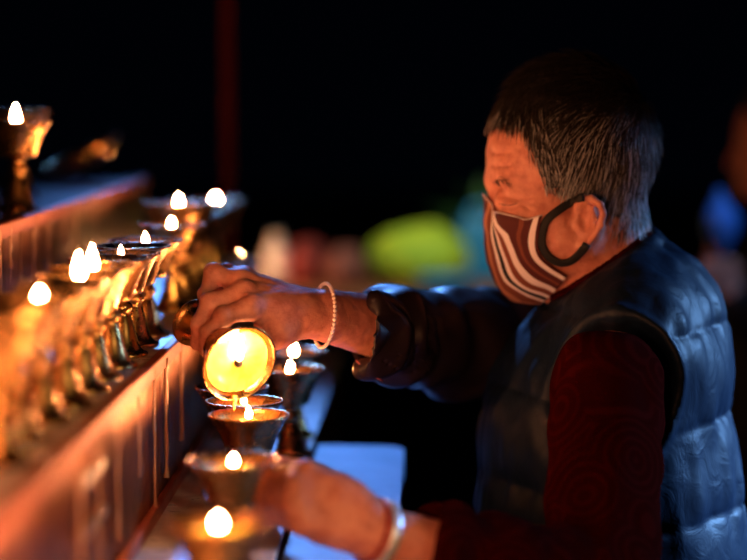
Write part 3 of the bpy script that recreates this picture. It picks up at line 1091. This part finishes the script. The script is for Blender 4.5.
tb = thing('table', 'brown wooden table in the dark distance behind the reaching arm', 'table', (-0.1, 4.25, 0))
def tpart(name, bm, m):
    o = bm_obj(name, bm, m, tb)
    o.matrix_parent_inverse = Matrix.Translation((0.1, -4.25, 0))
tpart('tabletop', box_bm(-0.42, 0.40, 3.9, 4.6, 1.06, 1.10, 0.004), M['wood'])
for lx in (-0.38, 0.36):
    for ly in (3.95, 4.55):
        tpart('leg', box_bm(lx - 0.025, lx + 0.025, ly - 0.025, ly + 0.025, 0, 1.06, 0.004), M['wood'])

def on_table(px, d):
    p = W(px, 290, d)
    return (p[0], d, 1.10)
bt = thing('bottle', 'white blurred bottle standing at the left end of the far wooden table', 'bottle', on_table(276, 4.08))
bm_ = lathe(mm([(0, 0), (20, 0), (23, 3), (23, 62), (20, 76), (11, 86), (10, 94), (0, 94)]), 32)
o = obj('bottle_body', *bm_, M['whiteplastic'], bt)
o = obj('cap', *lathe(mm([(0, 92), (12, 92), (12, 106), (10.5, 108), (0, 108)]), 24), M['whiteplastic'], bt)

cd = thing('candle', 'short lit white candle on the far table, left of the white bottle', 'candle', on_table(234, 3.98))
obj('wax_body', *lathe(mm([(0, 0), (16, 0), (16.5, 2), (16, 44), (14, 46), (10, 43), (0, 42)]), 28), M['whiteplastic'], cd)
obj('wick', *tube([(0, 0, 0.041), (0.0005, 0, 0.047), (0.001, 0, 0.052)], 0.0012, 6), M['wick'], cd)
obj('flame', *flame_mesh(0.020, 0.0075, 0.047), M['flame'], cd)
def bundle(name, label, px, d, rx, ry, rz, m, seed):
    c = np.array(on_table(px, d)) + np.array((0, 0, rz * 0.8))
    pr = [Ell(c, rx, ry, rz), Ell(c + np.array((rx * 0.35, 0, rz * 0.25)), rx * 0.5, ry * 0.6, rz * 0.7, k=0.03), Half((0, 0, 1.1005), (0, 0, -1), k=0.006)]
    o = solid(name, pr, 0.006, m, None, lambda v: np.where(v[:, 2] > 1.108, 0.006 * vnoise(v, 24, seed), 0))
    return tag(o, label, 'bundle')
bundle('cloth_bundle', 'dark red cloth bundle beside the white bottle on the far table', 304, 4.1, 0.045, 0.05, 0.048, M['redcloth'], 3)
bundle('cloth_bundle', 'dusty rose cloth bundle between the red and the lime green bundles', 345, 4.08, 0.042, 0.05, 0.042, M['rosecloth'], 5)
bundle('cloth_bundle', 'big lime green cloth bundle, dome shaped, on the far table', 418, 4.12, 0.108, 0.09, 0.066, M['lime'], 9)
bs = thing('basin', 'small cyan plastic basin at the foot of the lime green bundle', 'basin', on_table(446, 3.96))
obj('basin_body', *lathe(mm([(0, 0), (44, 0), (52, 24), (56, 30), (58, 30), (58, 28), (54, 23), (46, -0), (0, 2)][:6] + [(54, 27), (49, 22), (42, 3), (0, 3)]), 40), M['cyan'], bs)
obj('rim', *tube([(0.057 * math.cos(a), 0.057 * math.sin(a), 0.030) for a in np.linspace(0, 2 * PI, 40, endpoint=False)], 0.0025, 8, closed=True), M['cyan'], bs)
jg = thing('jerrycan', 'bright blue plastic canister just left of the masked face, far behind', 'canister', on_table(484, 4.22))
bm_obj('canister_body', box_bm(-0.052, 0.052, -0.035, 0.035, 0, 0.135, 0.014, 4), M['cyan'], jg, True)
obj('handle', *tube(smooth_path([(-0.03, 0, 0.133), (-0.028, 0, 0.152), (0, 0, 0.158), (0.02, 0, 0.152), (0.022, 0, 0.133)], 14), 0.006, 8), M['cyan'], jg)
obj('cap', *lathe(mm([(0, 130), (13, 130), (13, 150), (0, 150)]), 20), M['bluecloth'], jg).location = (0.036, 0, 0)
pl = thing('potted_plant', 'dark green potted plant behind the blue canister, half hidden by the face', 'plant', on_table(482, 4.42))
obj('pot', *lathe(mm([(0, 0), (36, 0), (46, 70), (50, 72), (50, 82), (44, 82), (42, 74), (0, 74)]), 32), M['terracotta'], pl)
for i in range(26):
    a, el = rng.uniform(0, 6.28), rng.uniform(0.5, 1.4)
    L = rng.uniform(0.10, 0.20)
    d0 = np.array((math.cos(a) * math.cos(el), math.sin(a) * math.cos(el), math.sin(el)))
    sd = np.cross(d0, (0, 0, 1)); sd /= np.linalg.norm(sd)
    V, Fc = [], []
    for j in range(7):
        t = j / 6
        c = np.array((0, 0, 0.07)) + d0 * L * t + np.array((0, 0, -0.05)) * t * t
        w = 0.016 * math.sin(PI * min(t * 0.96 + 0.03, 1)) + 0.001
        V += [c - sd * w, c + np.cross(sd, d0) * -0.004, c + sd * w]
    for j in range(6):
        for k in (0, 1):
            Fc.append((3 * j + k, 3 * j + k + 1, 3 * j + 4 + k, 3 * j + 3 + k))
    lf = obj('leaf', V, Fc, M['leaf'], pl)
    lf.modifiers.new('thick', 'SOLIDIFY').thickness = 0.0012

# bystander cut by the right edge of the frame
by = thing('person', 'dark clothed bystander at the far right edge, holding a blue pouch', 'person', (0.68, 3.6, 0))
BY = 3.6
def bp_(o):
    o.parent = by
    o.matrix_parent_inverse = Matrix.Translation((-0.68, -BY, 0))
    return o
def wb_(px, py, dy=0.0):
    return W(px, py, BY + dy)
hb = [Ell(wb_(790, 132), 0.092, 0.075, 0.10), Ell(wb_(770, 152), 0.052, 0.058, 0.068, k=0.03), Ell(wb_(765, 180), 0.040, 0.040, 0.035, k=0.03),
      Cap(wb_(740, 150), wb_(733, 163), 0.008, 0.012, k=0.012), Ell(wb_(742, 176), 0.012, 0.024, 0.010, k=0.012), Ell(wb_(748, 190), 0.018, 0.022, 0.016, k=0.02),
      Sph(wb_(746, 150, -0.034), 0.012, k=0.012, op='s'), Sph(wb_(751, 152, -0.032), 0.012, k=0.006), Ell(wb_(794, 160, -0.078), 0.018, 0.009, 0.03, k=0.008),
      Cap(wb_(795, 180), wb_(805, 240), 0.056, 0.06, k=0.03), Cap(wb_(805, 240), wb_(800, 480), 0.08, 0.10, k=0.04),
      Cap(wb_(800, 265, -0.15), wb_(812, 400, -0.22), 0.045, 0.038, k=0.02), Cap(wb_(812, 400, -0.22), wb_(733, 296, -0.20), 0.038, 0.026, k=0.02),
      Cap(wb_(805, 260), wb_(800, 265, -0.15), 0.06, 0.05, k=0.03),
      Ell(wb_(724, 276, -0.20), 0.026, 0.016, 0.034, (0, 0.5, 0), k=0.014)]
for k_, (x, y) in enumerate(((708, 262), (706, 267), (707, 273), (710, 279))):
    hb += finger([wb_(718, 263 + 5 * k_, -0.205), wb_(x, y - 2, -0.22), wb_(x + 2, y + 2, -0.235), wb_(x + 9, y + 3, -0.238)], (0.009, 0.0085, 0.008, 0.007))
hb += finger([wb_(724, 268, -0.21), wb_(718, 256, -0.225), wb_(714, 248, -0.23), wb_(712, 243, -0.232)], (0.011, 0.0095, 0.009, 0.0075))
bp_(solid('body', hb, 0.004, M['skin']))
bp_(solid('hair', [Ell(wb_(794, 126), 0.098, 0.080, 0.106), Half(wb_(752, 128), np.array((-0.8, 0, -0.5)), k=0.01), Half(wb_(790, 165), (-0.2, 0, -1), k=0.01)], 0.005, M['scalp']))
ct = [Ell(wb_(805, 330), 0.14, 0.21, 0.22), Ell(wb_(805, 470), 0.15, 0.20, 0.26, k=0.05), Cap(wb_(803, 262, -0.15), wb_(814, 402, -0.22), 0.066, 0.058, k=0.03),
      Cap(wb_(814, 402, -0.22), wb_(742, 308, -0.20), 0.056, 0.042, k=0.03), Cap(wb_(803, 262, 0.15), wb_(820, 440, 0.22), 0.066, 0.055, k=0.03),
      Half(wb_(800, 218), (-0.1, 0, 1), k=0.01)]
bp_(solid('coat', ct, 0.007, M['darkcoat'], None, lambda v: 0.004 * vnoise(v, 26, 2)))
hp = wb_(805, 560)
tr = [Ell(hp, 0.12, 0.17, 0.14)]
for s in (-1, 1):
    tr.append(Cap(hp + np.array((0, s * 0.09, 0)), (hp[0], BY + s * 0.1, 0.08), 0.085, 0.055, k=0.03))
    c = np.array((hp[0] - 0.03, BY + s * 0.10, 0))
    bp_(solid('shoe', [Ell(c + np.array((-0.05, 0, 0.035)), 0.10, 0.046, 0.042), Ell(c + np.array((0.05, 0, 0.045)), 0.055, 0.042, 0.055, k=0.03), Half((0, 0, 0.002), (0, 0, -1))], 0.007, M['shoe']))
tr.append(Half((0, 0, 0.05), (0, 0, -1)))
bp_(solid('trousers', tr, 0.012, M['trousers']))
pc = wb_(721, 220, -0.235)
po = solid('pouch', [Ell(pc + np.array((0, 0, -0.01)), 0.027, 0.022, 0.034), Cap(pc, pc + np.array((-0.004, 0, 0.045)), 0.020, 0.008, k=0.02), Cap(pc, pc + np.array((0.004, 0, -0.05)), 0.02, 0.009, k=0.02)], 0.004, M['bluecloth'], None, lambda v: 0.002 * vnoise(v, 60, 2))
tag(po, 'blue cloth pouch held up by the bystander at the far right', 'pouch')

# ------------------------------------------------------------------ light
def light(name, kind, loc, energy, color, target=None, size=0.2, **kw):
    l = bpy.data.lights.new(name, kind)
    l.energy = energy
    l.color = color
    if kind == 'AREA':
        l.size = size
    elif kind in ('POINT', 'SPOT'):
        l.shadow_soft_size = size
    for k, v in kw.items():
        setattr(l, k, v)
    o = bpy.data.objects.new(name, l)
    COL.objects.link(o)
    o.location = loc
    if target is not None:
        o.rotation_euler = (Vector(target) - Vector(loc)).to_track_quat('-Z', 'Y').to_euler()
    return o
light('street_light', 'SPOT', (2.5, 2.75, 1.95), 1600, (0.20, 0.46, 0.95), (0.36, 2.12, 1.08), 0.22, spot_size=0.20, spot_blend=0.7)
light('warm_fill_light', 'SPOT', (-0.05, 1.3, 1.72), 55, (1.0, 0.55, 0.2), (-0.32, 2.64, 1.29), 0.05, spot_size=0.24, spot_blend=0.5)  # added warm fill that brightens the far lamps; no lantern hangs here
light('warm_fill_light', 'SPOT', (1.25, 0.35, 1.62), 27, (1.0, 0.72, 0.36), (-0.27, 1.80, 1.22), 0.06, spot_size=0.24, spot_blend=0.5)  # added warm fill for highlights on the lamp stems, not a lantern
light('pouch_fill_light', 'SPOT', (1.0, 2.5, 2.4), 50, (0.25, 0.5, 1.0), tuple(pc), 0.05, spot_size=0.14, spot_blend=0.7)  # added blue fill to brighten the pouch; no known lamp
light('courtyard_light', 'SPOT', (-0.75, 5.6, 3.0), 560, (0.12, 0.34, 1.0), (-0.12, 2.1, 1.09), 0.15, spot_size=0.16, spot_blend=0.5)
light('table_fill_light', 'SPOT', (0.1, 3.3, 2.2), 34, (1.0, 0.86, 0.66), (0.02, 4.15, 1.1), 0.06, spot_size=0.75, spot_blend=0.7)  # added fill from above that lights the things on the far table

# the glow of the rest of the butter lamps, nearer than the frame shows
for p, e in (((-0.30, 1.18, 1.36), 0.8), ((-0.16, 1.20, 1.20), 1.5), ((-0.16, 1.02, 1.20), 1.8), ((-0.08, 0.80, 1.22), 6.8), ((-0.43, 1.42, 1.475), 1.6)):
    light('butter_lamp_glow', 'POINT', p, e, (1.0, 0.37, 0.15), None, 0.05)
w = bpy.data.worlds.new('night')
S.world = w
w.use_nodes = True
w.node_tree.nodes['Background'].inputs['Color'].default_value = (0.10, 0.25, 0.7, 1)
w.node_tree.nodes['Background'].inputs['Strength'].default_value = 0.0012

S.view_settings.view_transform = 'Standard'
S.view_settings.look = 'None'
S.view_settings.exposure = 0.3
S.view_settings.gamma = 1.0
S.view_settings.use_curve_mapping = False
S.cycles.use_denoising = True
S.cycles.sample_clamp_indirect = 4.0
S.cycles.max_bounces = 8
